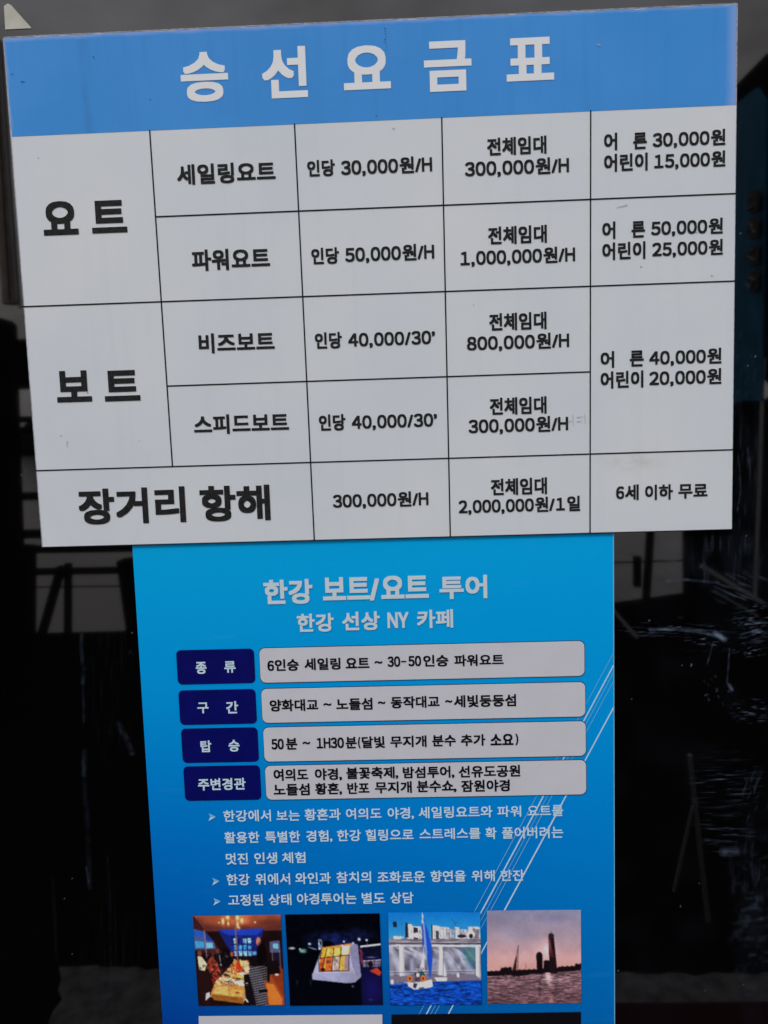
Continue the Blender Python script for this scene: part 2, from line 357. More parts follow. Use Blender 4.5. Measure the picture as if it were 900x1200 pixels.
S += stroke([(876, 525), (878, 545)], 1.0, .12, 51) + stroke([(866, 535), (868, 575), (864, 600)], 1.2, .10, 52)
# drips and scuffs on the left
for pts, wd, g in (([(96, 744), (95, 760), (98, 785), (97, 800)], 2.6, .055), ([(97, 800), (98, 830), (98, 846)], 1.6, .05), ([(99, 880), (99, 925), (102, 955), (103, 985), (105, 1040)], 3.2, .028),
    ([(62, 1030), (64, 1070), (66, 1125)], 2.2, .016), ([(126, 1005), (129, 1060), (131, 1200)], 1.8, .016), ([(139, 848), (146, 862), (155, 882)], 3.5, .07), ([(98, 885), (98, 908)], 2.4, .07), ([(101, 1016), (104, 1034)], 1.2, .09)):
    S += stroke(pts, wd, g, int(pts[0][0]))
S += streaks(blob(130, 800, 30, 90), .035, 60, 2.5, 26, 0, .5) + streaks(blob(130, 1110, 36, 80), .03, 62, 2.5, 40, 0, .5) + streaks(blob(150, 775, 16, 18), .12, 64, 4, 5, R(30), .6)
S += .35 * ((vn(U, V_, 1.8, 1.8, 70) > .985) & (vn(U, V_, 30, 30, 71) > .62) & ((U < 160) | (U > 716)))
S += .006 * np.clip(vn(U, V_, 40, 7, 73) - .3, 0, 1) * (V_ < 60)
S = np.clip(S, 0, .8)
ny, nx = U.shape; me = bpy.data.meshes.new('pane')
vv = np.stack([GX, np.full_like(GX, GLASS_Y), GZ], -1).reshape(-1, 3)
i0 = (np.arange(ny - 1)[:, None] * nx + np.arange(nx - 1)[None]).ravel()
quads = np.stack([i0, i0 + 1, i0 + nx + 1, i0 + nx], 1)
me.from_pydata(vv, [], quads.tolist()) if False else None
me.vertices.add(len(vv)); me.vertices.foreach_set('co', vv.ravel().astype(np.float32)); me.loops.add(quads.size); me.loops.foreach_set('vertex_index', quads.ravel().astype(np.int32))
me.polygons.add(len(quads)); me.polygons.foreach_set('loop_start', np.arange(0, quads.size, 4, dtype=np.int32)); me.update(calc_edges=True); me.validate()
at = me.attributes.new('smudge', 'FLOAT', 'POINT'); at.data.foreach_set('value', S.ravel().astype(np.float32))
link('pane', me, M['glass'], gw)
box('pane_backing', -2.2, 3., GLASS_Y + .004, GLASS_Y + .02, .02, 2.6, M['dark'], gw)

# scrap of paper stuck to the glass above the board
def poly_px(pts, y): return [(P(u, v, y).x, P(u, v, y).z) for u, v in pts]
tri = prism('paper_scrap', poly_px([(4.5, 7), (6.2, 34.5), (37, 33), (13, 6), (9, 4)], .0052), .0052, .0059, M['paper'])
tag(tri, 'pale triangular scrap of paper stuck above the blue header at top left', 'paper scrap')

# ------------------------------------------------------------------ tour poster
XL, XR = .1138, .6999; YP = POSTER_Y
XL = P(155, 640, YP).x; XR = P(719.5, 628, YP).x
po = empty('tour_poster', ((XL + XR) / 2, YP, .52)); tag(po, 'tall blue gradient tour poster with navy tabs and small photographs, under the price board', 'poster')
ZT, ZB = Z0 - .585, .52
prism('paper_sheet', [(XL, ZB), (XR, ZB), (XR, ZT), (XL, ZT)], YP, YP + .0016, M['poster'], po)
sheet('cut_edge', [(XR - .0011, ZB), (XR - .0001, ZB), (XR - .0001, ZT), (XR - .0011, ZT)], YP - .0002, M['pborder'], po)
def q3(u, v): p = P(u, v, YP); return p.x, p.z
def text(segs, mat, y=YP - .0010, bold=.028, parent=po, **k): return lettering('lettering', segs, y, M[mat], parent, bold, **k)
text([('한강', 309, 366.3, 694.3, 29), ('보트/요트', 378.3, 502.3, 691, 28.5), ('투어', 515, 571, 688.7, 27.5)], 'head', bold=.034, label='large pale heading lettering')
text([('한강', 348, 391, 730.3, 21.5), ('선상', 401, 445, 728.3, 22), ('NY', 454, 479, 727, 19), ('카페', 488.7, 531, 725.7, 21.5)], 'head', bold=.030)
def rrect(x0, x1, z0, z1, r, n=6):
    pts = []
    for cx, cz, a0 in ((x1 - r, z1 - r, 0), (x0 + r, z1 - r, 90), (x0 + r, z0 + r, 180), (x1 - r, z0 + r, 270)):
        for i in range(n + 1): a = R(a0 + 90 * i / n); pts.append((cx + r * math.cos(a), cz + r * math.sin(a)))
    return pts
tabs = [((206.3, 762, 297.5, 759.6), (209.3, 802.2)), ((209, 809.3, 299.3, 806.6), (211.5, 849.5)), ((212, 853.8, 301.7, 851.8), (214.4, 894)), ((214.8, 898.2, 304.5, 896), (217.2, 938.4))]
pans = [((303.7, 759.5, 684.6, 751), (305.5, 800)), ((306, 807, 685.6, 799.3), (307.6, 847)), ((308.3, 852.3, 686.2, 845), (309.8, 892.4)), ((310.5, 897.2, 686.6, 890.5), (312, 937))]
tabt = [[('종', 229.4, 242, 782.8, 14), ('류', 262.8, 276, 781.7, 13.5)], [('구', 231.4, 244.4, 829.7, 12.7), ('간', 265, 279, 829, 14.3)], [('탑', 235, 247.8, 874.7, 13.6), ('승', 267.8, 280.6, 873.9, 13.8)], [('주변경관', 232, 287.8, 919.4, 14)]]
pant = [[[('6', 313.3, 321, 780.3, 12.2), ('인승', 322, 350, 779.6, 14), ('세일링', 356.7, 399, 778.6, 14), ('요트', 405, 432.8, 777.2, 12.2), ('~', 439, 448, 776.3, 3.2), ('30', 454.2, 469, 775.5, 12.4), ('–', 470, 477.5, 775.3, 1.6), ('50', 478.5, 493.5, 774.8, 12.4), ('인승', 498 - 2, 525.5, 774.6, 13.8), ('파워요트', 532.4, 590.2, 774.2, 13.5)]],
    [[('양화대교', 316, 372.8, 827, 14), ('~', 379, 388.3, 825.6, 3.2), ('노들섬', 394, 436.4, 825.4, 14), ('~', 443, 451.5, 823.6, 3.2), ('동작대교', 457.9, 515, 823.3, 14), ('~', 521.8, 530, 822, 3.2), ('세빛둥둥섬', 531.9, 604.7, 822, 14.3)]],
    [[('50', 318, 332.5, 872.2, 12.6), ('분', 335, 348.3, 871.8, 13.6), ('~', 354.7, 363.3, 870.8, 3.2), ('1H30', 371, 403, 871, 12.6), ('분', 405, 418, 870.4, 13.6), ('(', 419.5, 422.5, 870.4, 13.6), ('달빛', 424, 451, 870, 13.8), ('무지개', 457.3, 499.8, 869.3, 13.6), ('분수', 506.4, 534.2, 868.3, 13.5), ('추가', 540, 568.8, 867.6, 13.5), ('소요', 574.6, 601.8, 866.9, 13.2), (')', 604, 607.5, 866.6, 13.6)]],
    [[('여의도', 320.6, 361, 908.3, 14), ('야경,', 369, 400.6, 907.8, 14.5), ('불꽃축제,', 405.8, 466.6, 906.5, 14.5), ('밤섬투어,', 472, 532.4, 905.7, 14.3), ('선유도공원', 537.6, 609.6, 904.5, 14)],
     [('노들섬', 320.6, 362.8, 925.6, 14), ('황혼,', 369.4, 400.6, 924.8, 14.3), ('반포', 407, 432.8, 923.8, 13.5), ('무지개', 439.4, 482.5, 923, 13.8), ('분수쇼,', 488.5, 534.8, 922.1, 14.3), ('잠원야경', 540.5, 597.4, 921.3, 14)]]]
for (t, (bu, bv)), tt in zip(tabs, tabt):
    x0, z1 = q3(t[0], t[1]); x1, z1b = q3(t[2], t[3]); z0 = q3(bu, bv)[1]; z1 = (z1 + z1b) / 2
    o = sheet('tab', rrect(x0, x1, z0, z1, .006), YP - .0006, M['navy'], po)
    for sg in tt: text([sg], 'pwhite', bold=.026, parent=o)
for (t, (bu, bv)), lines in zip(pans, pant):
    x0, z1 = q3(t[0], t[1]); x1, z1b = q3(t[2], t[3]); z0 = q3(bu, bv)[1]; z1 = (z1 + z1b) / 2
    o = sheet('text_panel', rrect(x0, x1, z0, z1, .007), YP - .0006, M['panel'], po)
    sheet('outline', rrect(x0 - .0006, x1 + .0007, z0 - .0011, z1 + .0009, .0074), YP - .0004, M['panel_line'], o)
    for ln in lines: text(ln, 'pblack', bold=.031, parent=o)
body = [[('한강에서', 261.8, 317.5, 956.5, 13.5), ('보는', 323.9, 351.3, 956, 12), ('황혼과', 357, 399.2, 954.8, 13.8), ('여의도', 405.5, 447, 953.8, 13), ('야경,', 454.2, 485, 953.4, 14), ('세일링요트와', 490.6, 577, 952.4, 13.5), ('파워', 582.8, 610.8, 951, 13), ('요트를', 618.2, 660, 950.5, 13)],
    [('활용한', 263, 304, 981.7, 13.5), ('특별한', 310.7, 351.8, 981, 13.5), ('경험,', 358.9, 389.4, 980.2, 14), ('한강', 395, 423, 979.3, 13.5), ('힐링으로', 428.5, 484.5, 978.8, 13.5), ('스트레스를', 491.6, 563, 977.5, 13), ('확', 568.9, 581.8, 976.6, 13.8), ('풀어버려는', 588.2, 660, 976.2, 13.8)],
    [('멋진', 264.7, 290.6, 1006.6, 13.5), ('인생', 298, 324.9, 1005.9, 13.5), ('체험', 330.7, 358, 1005.2, 13)],
    [('한강', 265.5, 292.6, 1031, 13.3), ('위에서', 299.2, 340, 1030.4, 13.3), ('와인과', 346, 387.7, 1029.4, 13.3), ('참치의', 394.3, 434.9, 1028.4, 13.3), ('조화로운', 442.3, 498, 1028, 13.3), ('향연을', 504.5, 545.7, 1027, 13.3), ('위해', 552.8, 579.9, 1026.5, 13), ('한잔', 586.6, 614.3, 1025.9, 13)],
    [('고정된', 267.4, 308.2, 1055, 13.3), ('상태', 314.8, 341.5, 1054.3, 13.3), ('야경투어는', 348, 417.8, 1053.6, 13.3), ('별도', 423.9, 451, 1052.6, 13.3), ('상담', 457.4, 484.5, 1052.3, 13.3)]]
for ln in body: text(ln, 'pwhite', bold=.021)
for u, v in ((244.7, 952.8), (249, 1028.2), (250.3, 1051.8)):
    o = sheet('bullet', [q3(u + 1.8, v + 4.6), q3(u, v + 8.8), q3(u + 8.4, v + 3.9)], YP - .001, M['pwhite'], po)
    sheet('bullet_shade', [q3(u + 2, v + 4.2), q3(u + 8.4, v + 3.6), q3(u, v)], YP - .001, M['streak_thin'], o)
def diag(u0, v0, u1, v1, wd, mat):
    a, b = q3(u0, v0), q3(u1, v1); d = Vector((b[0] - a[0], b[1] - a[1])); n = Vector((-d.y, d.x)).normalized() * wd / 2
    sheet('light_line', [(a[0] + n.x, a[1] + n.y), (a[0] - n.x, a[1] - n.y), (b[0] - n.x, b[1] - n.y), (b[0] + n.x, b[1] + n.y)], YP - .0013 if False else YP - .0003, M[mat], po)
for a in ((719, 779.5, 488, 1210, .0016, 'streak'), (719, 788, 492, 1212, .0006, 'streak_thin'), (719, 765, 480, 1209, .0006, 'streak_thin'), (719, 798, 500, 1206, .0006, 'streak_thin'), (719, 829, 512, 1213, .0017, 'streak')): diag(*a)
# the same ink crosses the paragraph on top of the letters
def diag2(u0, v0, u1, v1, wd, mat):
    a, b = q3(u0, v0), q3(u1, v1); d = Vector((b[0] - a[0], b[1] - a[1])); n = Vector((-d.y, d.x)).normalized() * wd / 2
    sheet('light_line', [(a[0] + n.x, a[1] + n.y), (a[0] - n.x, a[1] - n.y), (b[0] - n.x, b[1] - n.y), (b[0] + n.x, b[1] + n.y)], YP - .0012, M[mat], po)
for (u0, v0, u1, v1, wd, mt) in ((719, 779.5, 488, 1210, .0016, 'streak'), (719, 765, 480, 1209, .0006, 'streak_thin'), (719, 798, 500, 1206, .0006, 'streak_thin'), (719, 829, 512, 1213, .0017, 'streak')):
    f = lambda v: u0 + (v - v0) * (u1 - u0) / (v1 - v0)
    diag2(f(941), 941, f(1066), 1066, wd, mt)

# ---- the four printed photographs: fine grids whose point colours are the printed dots
class Pic:
    def __init__(s, box, n=150):
        (s.u0, s.v0, s.u1, s.v1) = box; s.n = n
        s.X, s.Y = np.meshgrid(np.linspace(s.u0, s.u1, n), np.linspace(s.v0, s.v1, n)); s.C = np.zeros((n, n, 3)); s.e = (s.u1 - s.u0) / n
    def put(s, m, c, a=1.):
        m = np.clip(m, 0, 1)[..., None] * a; s.C = s.C * (1 - m) + np.array(c) / 255. * m
    def fill(s, c): s.C[:] = np.array(c) / 255.
    def poly(s, pts, c, a=1.):
        m = np.zeros_like(s.X)
        for ox, oy in ((-.25, -.25), (.25, -.25), (-.25, .25), (.25, .25)):
            x = s.X + ox * s.e; y = s.Y + oy * s.e; ins = np.zeros(x.shape, bool)
            for (x0, y0), (x1, y1) in zip(pts, pts[1:] + pts[:1]):
                if y0 == y1: continue
                ins ^= ((y0 > y) != (y1 > y)) & (x < (x1 - x0) * (y - y0) / (y1 - y0) + x0)
            m += ins * .25
        s.put(m, c, a)
    def ell(s, cx, cy, rx, ry, c, a=1., soft=0.):
        d = np.sqrt(((s.X - cx) / rx) ** 2 + ((s.Y - cy) / ry) ** 2)
        s.put(np.clip((1 - d) / soft, 0, 1) if soft else np.clip((1 - d) * min(rx, ry) / s.e + .5, 0, 1), c, a)
    def line(s, x0, y0, x1, y1, wd, c, a=1.):
        L2 = (x1 - x0) ** 2 + (y1 - y0) ** 2 + 1e-9; t = np.clip(((s.X - x0) * (x1 - x0) + (s.Y - y0) * (y1 - y0)) / L2, 0, 1)
        s.put(np.clip((wd / 2 - np.hypot(s.X - x0 - t * (x1 - x0), s.Y - y0 - t * (y1 - y0))) / s.e + .5, 0, 1), c, a)
    def grad(s, y0, y1, c0, c1, x0=-9e9, x1=9e9):
        t = np.clip((s.Y - y0) / (y1 - y0), 0, 1)[..., None]; m = ((s.Y >= y0) & (s.Y <= y1) & (s.X >= x0) & (s.X <= x1))[..., None]
        s.C = np.where(m, (np.array(c0) * (1 - t) + np.array(c1) * t) / 255., s.C)
    def noise(s, su, sv, amp, seed, mask=1.):
        s.C = np.clip(s.C * (1 + ((vn(s.X, s.Y, su, sv, seed) - .5) * 2 * amp * mask)[..., None]), 0, 1)
# white paint 0.8 prints as about 176 under this sky: printed colour -> base colour
GAIN = .74 / (((180 / 255 + .055) / 1.055) ** 2.4)
def make_pic(pic, corners, label):
    for _ in range(1):
        c = np.pad(pic.C, ((1, 1), (1, 1), (0, 0)), 'edge'); pic.C = (c[1:-1, 1:-1] * 4 + c[:-2, 1:-1] + c[2:, 1:-1] + c[1:-1, :-2] + c[1:-1, 2:]) / 8
    pic.noise(60, 50, .03, 92)
    n = pic.n; (tl, tr, br, bl) = [np.array(P(u, v, YP - .0008)) for u, v in corners]
    a, b = np.meshgrid(np.linspace(0, 1, n), np.linspace(0, 1, n)); a, b = a[..., None], b[..., None]
    V = (tl * (1 - a) * (1 - b) + tr * a * (1 - b) + br * a * b + bl * (1 - a) * b).reshape(-1, 3); V[:, 1] = YP - .0014
    i = (np.arange(n - 1)[:, None] * n + np.arange(n - 1)[None]).ravel(); F = np.stack([i, i + n, i + n + 1, i + 1], 1)
    me = bpy.data.meshes.new('printed_photo'); me.from_pydata(V.tolist(), [], F.tolist()); me.update()
    C = pic.C; lin = np.where(C < .04045, C / 12.92, ((C + .055) / 1.055) ** 2.4) * GAIN
    at = me.color_attributes.new('ink', 'FLOAT_COLOR', 'POINT'); at.data.foreach_set('color', np.concatenate([np.clip(lin, 0, .9), np.ones((n, n, 1))], 2).ravel().astype(np.float32))
    o = link('printed_photo', me, M['photo'], po); o['label'] = label; return o
k = NT('photo_print'); a = k.n('Attribute', attribute_name='ink'); k.l(a.outputs['Color'], k.b.inputs['Base Color']); k.b.inputs['Roughness'].default_value = .3; k.b.inputs['Specular IOR Level'].default_value = .08; M['photo'] = k.m

# 1: dinner table in a boat cabin
p = Pic((48, 58, 888, 885)); p.fill((26, 12, 14)); p.grad(58, 200, (150, 72, 52), (80, 36, 34)); p.ell(440, 90, 330, 95, (196, 104, 62), .75, .8); p.noise(90, 40, .22, 1)
p.poly([(48, 58), (60, 58), (330, 420), (48, 380)], (56, 26, 30)); p.poly([(280, 185), (720, 180), (700, 250), (640, 430), (420, 430), (340, 300)], (24, 34, 112)); p.poly([(280, 185), (720, 180), (650, 240), (380, 235)], (30, 66, 190), .8)
p.poly([(410, 262), (600, 262), (594, 420), (420, 420)], (20, 28, 96)); p.poly([(48, 175), (150, 200), (240, 300), (250, 360), (48, 365)], (70, 84, 128)); p.poly([(54, 185), (140, 205), (142, 250), (54, 240)], (30, 84, 190))
p.poly([(54, 285), (140, 292), (142, 345), (56, 350)], (60, 150, 230)); p.poly([(160, 300), (222, 305), (226, 350), (160, 352)], (110, 180, 238)); p.poly([(160, 215), (215, 265), (228, 290), (160, 280)], (24, 52, 140)); p.line(150, 190, 158, 440, 9, (128, 110, 122))
for i in range(4):
    for j, (c_, yy) in enumerate((((150, 205, 245), 290), ((60, 150, 225), 350), ((140, 200, 240), 405))):
        if not (i == 1 and j == 0): p.poly([(425 + i * 45, yy - 24), (460 + i * 45, yy - 24), (458 + i * 45, yy + 22), (426 + i * 45, yy + 22)], c_, .85)
p.noise(14, 14, .5, 2, ((p.X > 400) & (p.X < 620) & (p.Y > 250)).astype(float))
p.poly([(600, 390), (645, 388), (640, 420), (600, 420)], (90, 160, 230)); p.ell(664, 300, 22, 42, (206, 118, 92)); p.ell(690, 430, 60, 150, (8, 5, 8), .95, .3)
p.poly([(770, 300), (865, 290), (870, 400), (770, 400)], (92, 96, 140), .8); p.poly([(800, 320), (850, 318), (852, 368), (800, 360)], (110, 180, 235)); p.poly([(790, 400), (860, 400), (862, 520), (800, 480)], (22, 20, 40))
for x_ in (790, 862): p.line(x_, 380, x_ + 4, 530, 9, (130, 108, 110), .7)
p.line(448, 60, 454, 470, 13, (126, 84, 76))
for cx, cy, r_, s_ in ((335, 110, 16, 36), (382, 75, 20, 24), (384, 130, 10, 22), (475, 80, 22, 30), (473, 145, 12, 40), (516, 105, 18, 30), (296, 122, 8, 8), (641, 122, 9, 9), (490, 170, 5, 14)):
    p.ell(cx, cy, r_ * 2.1, s_ * 1.8, (240, 150, 80), .5, .9); p.ell(cx, cy, r_, s_, (255, 226, 160), 1, .6)
# people along the left bench, and the table
p.poly([(70, 425), (110, 430), (158, 500), (130, 560), (78, 550)], (214, 200, 168)); p.ell(92, 400, 20, 26, (110, 62, 48)); p.poly([(165, 470), (215, 420), (250, 480), (285, 560), (270, 650), (200, 610), (150, 530)], (120, 46, 34)); p.noise(9, 13, .6, 3, ((p.X > 140) & (p.X < 300) & (p.Y > 400) & (p.Y < 640)).astype(float))
p.ell(220, 390, 22, 30, (66, 34, 30)); p.poly([(250, 400), (290, 400), (310, 520), (280, 560), (250, 470)], (20, 18, 24)); p.ell(265, 380, 16, 24, (96, 54, 44)); p.line(282, 420, 292, 510, 7, (190, 190, 200), .8)
p.ell(345, 440, 52, 85, (12, 10, 14)); p.ell(350, 430, 20, 14, (120, 130, 140), .7, .5); p.ell(402, 410, 14, 22, (170, 76, 60)); p.poly([(48, 560), (190, 580), (230, 680), (150, 885), (100, 885), (60, 700)], (34, 14, 14)); p.poly([(190, 640), (250, 600), (300, 640), (220, 720)], (110, 34, 24))
p.poly([(340, 560), (420, 470), (560, 470), (560, 620), (520, 705), (510, 830), (480, 868), (160, 800), (230, 660)], (176, 130, 84)); p.noise(22, 14, .55, 4, ((p.X > 200) & (p.X < 580) & (p.Y > 460) & (p.Y < 710)).astype(float))
for cx, cy, rx, ry, c_ in ((320, 638, 60, 18, (222, 200, 160)), (430, 660, 80, 26, (226, 218, 196)), (445, 610, 55, 18, (206, 178, 70)), (500, 590, 40, 16, (228, 210, 190)), (540, 545, 30, 18, (238, 214, 180)), (370, 665, 30, 20, (110, 120, 110)), (450, 640, 30, 12, (70, 80, 40)), (340, 600, 30, 12, (50, 34, 20)), (510, 500, 40, 20, (226, 190, 130)), (490, 690, 40, 14, (225, 225, 225)), (380, 590, 26, 12, (224, 190, 120))): p.ell(cx, cy, rx, ry, c_, .95)
p.ell(460, 530, 34, 52, (190, 50, 26)); p.line(426, 465, 426, 570, 20, (232, 140, 60)); p.line(480, 465, 488, 520, 12, (230, 190, 120)); p.line(395, 530, 393, 590, 12, (190, 60, 40)); p.noise(14, 10, .25, 5, ((p.X > 200) & (p.X < 580) & (p.Y > 460) & (p.Y < 710)).astype(float))
p.poly([(215, 700), (350, 690), (505, 705), (515, 770), (480, 800), (175, 775)], (190, 132, 62)); p.poly([(225, 715), (340, 700), (350, 790), (205, 770)], (222, 172, 96)); p.poly([(368, 735), (490, 735), (480, 795), (352, 795)], (214, 162, 84)); p.poly([(175, 780), (480, 810), (490, 868), (200, 830)], (140, 84, 30)); p.ell(436, 765, 22, 8, (120, 70, 20)); p.noise(30, 20, .12, 6, (p.Y > 690).astype(float) * (p.X < 520))
p.poly([(128, 770), (168, 755), (165, 800), (120, 838)], (190, 190, 196)); p.poly([(700, 560), (780, 600), (888, 760), (888, 885), (730, 885), (700, 680)], (150, 66, 28)); p.poly([(715, 680), (790, 690), (870, 830), (860, 880), (740, 880)], (196, 110, 46)); p.poly([(760, 590), (860, 520), (888, 560), (888, 820)], (124, 48, 24)); p.ell(825, 602, 18, 8, (230, 225, 220))
p.poly([(700, 480), (840, 470), (862, 590), (760, 600), (752, 670), (700, 660)], (16, 10, 12)); p.poly([(555, 565), (590, 520), (640, 522), (680, 590), (712, 740), (722, 885), (640, 885), (600, 740)], (40, 38, 48)); m_ = ((p.X > 545) & (p.X < 735) & (p.Y > 520) & (p.C.mean(2) < .2)).astype(float)
p.put(m_ * (np.sin((p.Y + .2 * p.X) / 3.6) > .1), (150, 146, 154), .6); p.ell(605, 475, 38, 50, (14, 10, 12)); p.poly([(640, 740), (728, 735), (730, 762), (645, 768)], (14, 12, 16)); p.poly([(505, 600), (555, 590), (590, 760), (610, 885), (520, 885), (510, 770)], (14, 12, 18)); p.poly([(498, 820), (515, 815), (540, 850), (530, 860)], (200, 190, 180))
for i in range(70):
    cx, cy = rng.uniform(250, 560), rng.uniform(470, 700)
    if cx > 560 - (cy - 470) * .1 or cx < 420 - (cy - 470) * .8: continue
    g_ = rng.uniform(.4, 1.1); p.ell(cx, cy, rng.uniform(6, 20), rng.uniform(4, 9), [(240, 224, 196), (190, 120, 60), (80, 50, 30), (210, 190, 90), (200, 70, 40)][i % 5], .75, .4)
for i in range(40): p.ell(rng.uniform(60, 420), rng.uniform(400, 640), rng.uniform(8, 24), rng.uniform(8, 26), [(12, 8, 12), (60, 26, 26), (20, 16, 30), (110, 60, 50)][i % 4], .45, .6)
p.noise(7, 7, .08, 7)
make_pic(p, ((225.8, 1073.2), (329, 1071.6), (333.7, 1177.7), (232.8, 1178.5)), 'printed photograph of people round a laid table in a boat cabin')
# 2: a lit cabin window by night
p = Pic((30, 42, 890, 848)); p.fill((2, 3, 10)); p.ell(470, 270, 330, 110, (22, 34, 96), .75, .9); p.ell(700, 230, 200, 90, (18, 24, 70), .6, .9); p.poly([(700, 330), (888, 325), (888, 848), (700, 848)], (12, 12, 50)); p.ell(800, 700, 130, 180, (22, 16, 90), .7, .8)
p.ell(75, 338, 28, 10, (210, 226, 230)); p.ell(178, 362, 44, 26, (120, 180, 170), .85, .7); p.ell(240, 302, 18, 14, (170, 200, 215), .9, .5); p.ell(150, 346, 8, 6, (190, 220, 220)); p.poly([(322, 262), (352, 264), (364, 355), (322, 352)], (150, 168, 190)); p.poly([(332, 280), (348, 280), (350, 310), (332, 308)], (20, 24, 40)); p.line(230, 330, 300, 352, 8, (130, 150, 170), .8)
p.noise(30, 20, .5, 11, (p.Y < 400).astype(float)); p.ell(410, 310, 50, 36, (3, 4, 8)); p.line(710, 330, 888, 312, 15, (214, 222, 230)); p.poly([(725, 345), (888, 340), (888, 415), (745, 420)], (10, 12, 34)); p.line(725, 458, 888, 450, 10, (170, 150, 170)); p.poly([(690, 340), (720, 345), (722, 480), (700, 480)], (92, 40, 56))
p.poly([(720, 465), (888, 460), (888, 510), (720, 510)], (84, 78, 100)); p.noise(8, 12, .6, 12, ((p.X > 690) & (p.Y > 330) & (p.Y < 520)).astype(float)); p.ell(800, 425, 60, 8, (150, 150, 160), .7, .8); p.ell(790, 485, 22, 28, (20, 10, 18)); p.poly([(780, 545), (850, 515), (888, 560), (870, 590)], (178, 56, 34))
p.poly([(355, 335), (620, 300), (680, 310), (700, 590), (640, 645), (560, 650), (250, 615), (262, 550)], (168, 168, 196)); p.poly([(250, 560), (690, 560), (696, 600), (640, 645), (560, 650), (250, 615)], (150, 152, 184)); p.poly([(600, 310), (680, 310), (700, 590), (660, 600), (620, 480)], (132, 132, 168)); p.noise(90, 70, .08, 13, ((p.Y > 300) & (p.X > 250) & (p.X < 700)).astype(float))
p.poly([(352, 340), (615, 308), (600, 405), (590, 540), (318, 545), (330, 430)], (232, 150, 50)); p.poly([(400, 350), (460, 340), (452, 410), (385, 420)], (250, 190, 84)); p.poly([(465, 340), (530, 335), (520, 410), (455, 412)], (246, 206, 96)); p.poly([(540, 325), (606, 318), (590, 400), (528, 408)], (232, 218, 190)); p.poly([(385, 425), (440, 422), (430, 540), (370, 542)], (220, 96, 40)); p.poly([(445, 420), (510, 416), (500, 540), (432, 542)], (176, 156, 150)); p.poly([(515, 416), (560, 412), (545, 480), (540, 540), (505, 540)], (240, 176, 70)); p.poly([(562, 412), (600, 408), (590, 530), (548, 530)], (142, 128, 150)); p.poly([(330, 430), (375, 425), (360, 520), (318, 540)], (206, 88, 40))
p.noise(16, 16, .35, 14, ((p.Y > 330) & (p.Y < 540) & (p.X > 320) & (p.X < 540)).astype(float)); p.ell(350, 530, 22, 18, (70, 16, 10)); p.poly([(385, 448), (430, 445), (428, 475), (384, 478)], (100, 50, 60), .8)
for a_ in ((398, 345, 340, 540), (462, 338, 430, 542), (530, 330, 498, 542), (330, 428, 598, 402), (318, 430, 318, 545), (318, 545, 590, 540), (598, 402, 590, 540), (350, 338, 330, 430)): p.line(*a_, 7, (30, 14, 24), .9)
p.line(352, 338, 614, 306, 6, (240, 110, 40))
for cx, cy, r_ in ((556, 285, 9), (640, 298, 9), (696, 266, 14), (764, 274, 11), (538, 322, 10)): p.ell(cx, cy, r_ * 2, r_ * 2, (120, 130, 190), .5, .9); p.ell(cx, cy, r_, r_, (240, 240, 250), 1, .5)
p.ell(620, 680, 18, 16, (110, 110, 150), .7, .8); p.ell(780, 800, 30, 14, (70, 76, 110), .5, .9); p.ell(232, 640, 12, 40, (30, 44, 34), .8, .9); p.ell(108, 640, 12, 30, (40, 44, 60), .7, .9); p.line(770, 300, 768, 330, 4, (140, 120, 160)); p.noise(7, 7, .08, 15)
make_pic(p, ((334, 1071.4), (444.7, 1070), (448.7, 1177.3), (340, 1178.3)), 'printed photograph of a lit cabin window at night')
# 3: sailing boats before a bridge
p = Pic((40, 50, 855, 868)); p.grad(50, 300, (16, 112, 196), (52, 150, 214)); p.grad(280, 660, (124, 124, 140), (110, 110, 130)); p.noise(30, 60, .35, 21, ((p.Y > 330) & (p.Y < 660)).astype(float))
for x0, x1, y0, c_ in ((80, 170, 255, (196, 204, 214)), (205, 250, 150, (212, 214, 222)), (250, 330, 170, (200, 200, 210)), (262, 300, 180, (40, 40, 54)), (300, 345, 200, (180, 184, 196)), (420, 436, 158, (30, 30, 44)), (432, 490, 165, (216, 218, 226)), (458, 486, 210, (60, 60, 74)), (490, 580, 178, (204, 206, 214)), (560, 620, 195, (160, 160, 172)), (625, 665, 180, (216, 216, 222)), (665, 745, 200, (170, 172, 184)), (745, 850, 178, (206, 206, 214)), (790, 845, 195, (120, 118, 130))): p.poly([(x0, y0), (x1, y0 + 6), (x1, 285), (x0, 285)], c_)
p.poly([(190, 140), (212, 145), (214, 270), (186, 270)], (34, 34, 48)); 
for i in range(24): x_ = 215 + i * 26; p.line(x_, 190 + 12 * (i % 3), x_, 270, 5, (70, 72, 92), .55)
p.ell(290, 250, 36, 22, (206, 206, 214)); p.ell(765, 250, 40, 34, (222, 216, 218)); p.ell(770, 262, 18, 20, (30, 22, 34)); p.ell(690, 262, 40, 14, (30, 30, 40)); p.noise(14, 20, .2, 22, ((p.Y > 150) & (p.Y < 285) & (p.C[..., 0] > .32)).astype(float))
p.grad(285, 325, (132, 120, 128), (96, 92, 106)); p.line(40, 305, 855, 318, 5, (190, 190, 200)); p.line(40, 338, 855, 350, 17, (206, 208, 220)); p.line(40, 322, 855, 330, 8, (60, 58, 74)); p.noise(40, 6, .3, 23, ((p.Y > 280) & (p.Y < 345)).astype(float))
p.poly([(660, 360), (810, 362), (810, 520), (760, 600), (700, 480)], (50, 84, 130), .7); p.ell(770, 430, 110, 110, (70, 140, 130), .5, .7); p.line(720, 370, 800, 470, 20, (150, 168, 120), .3)
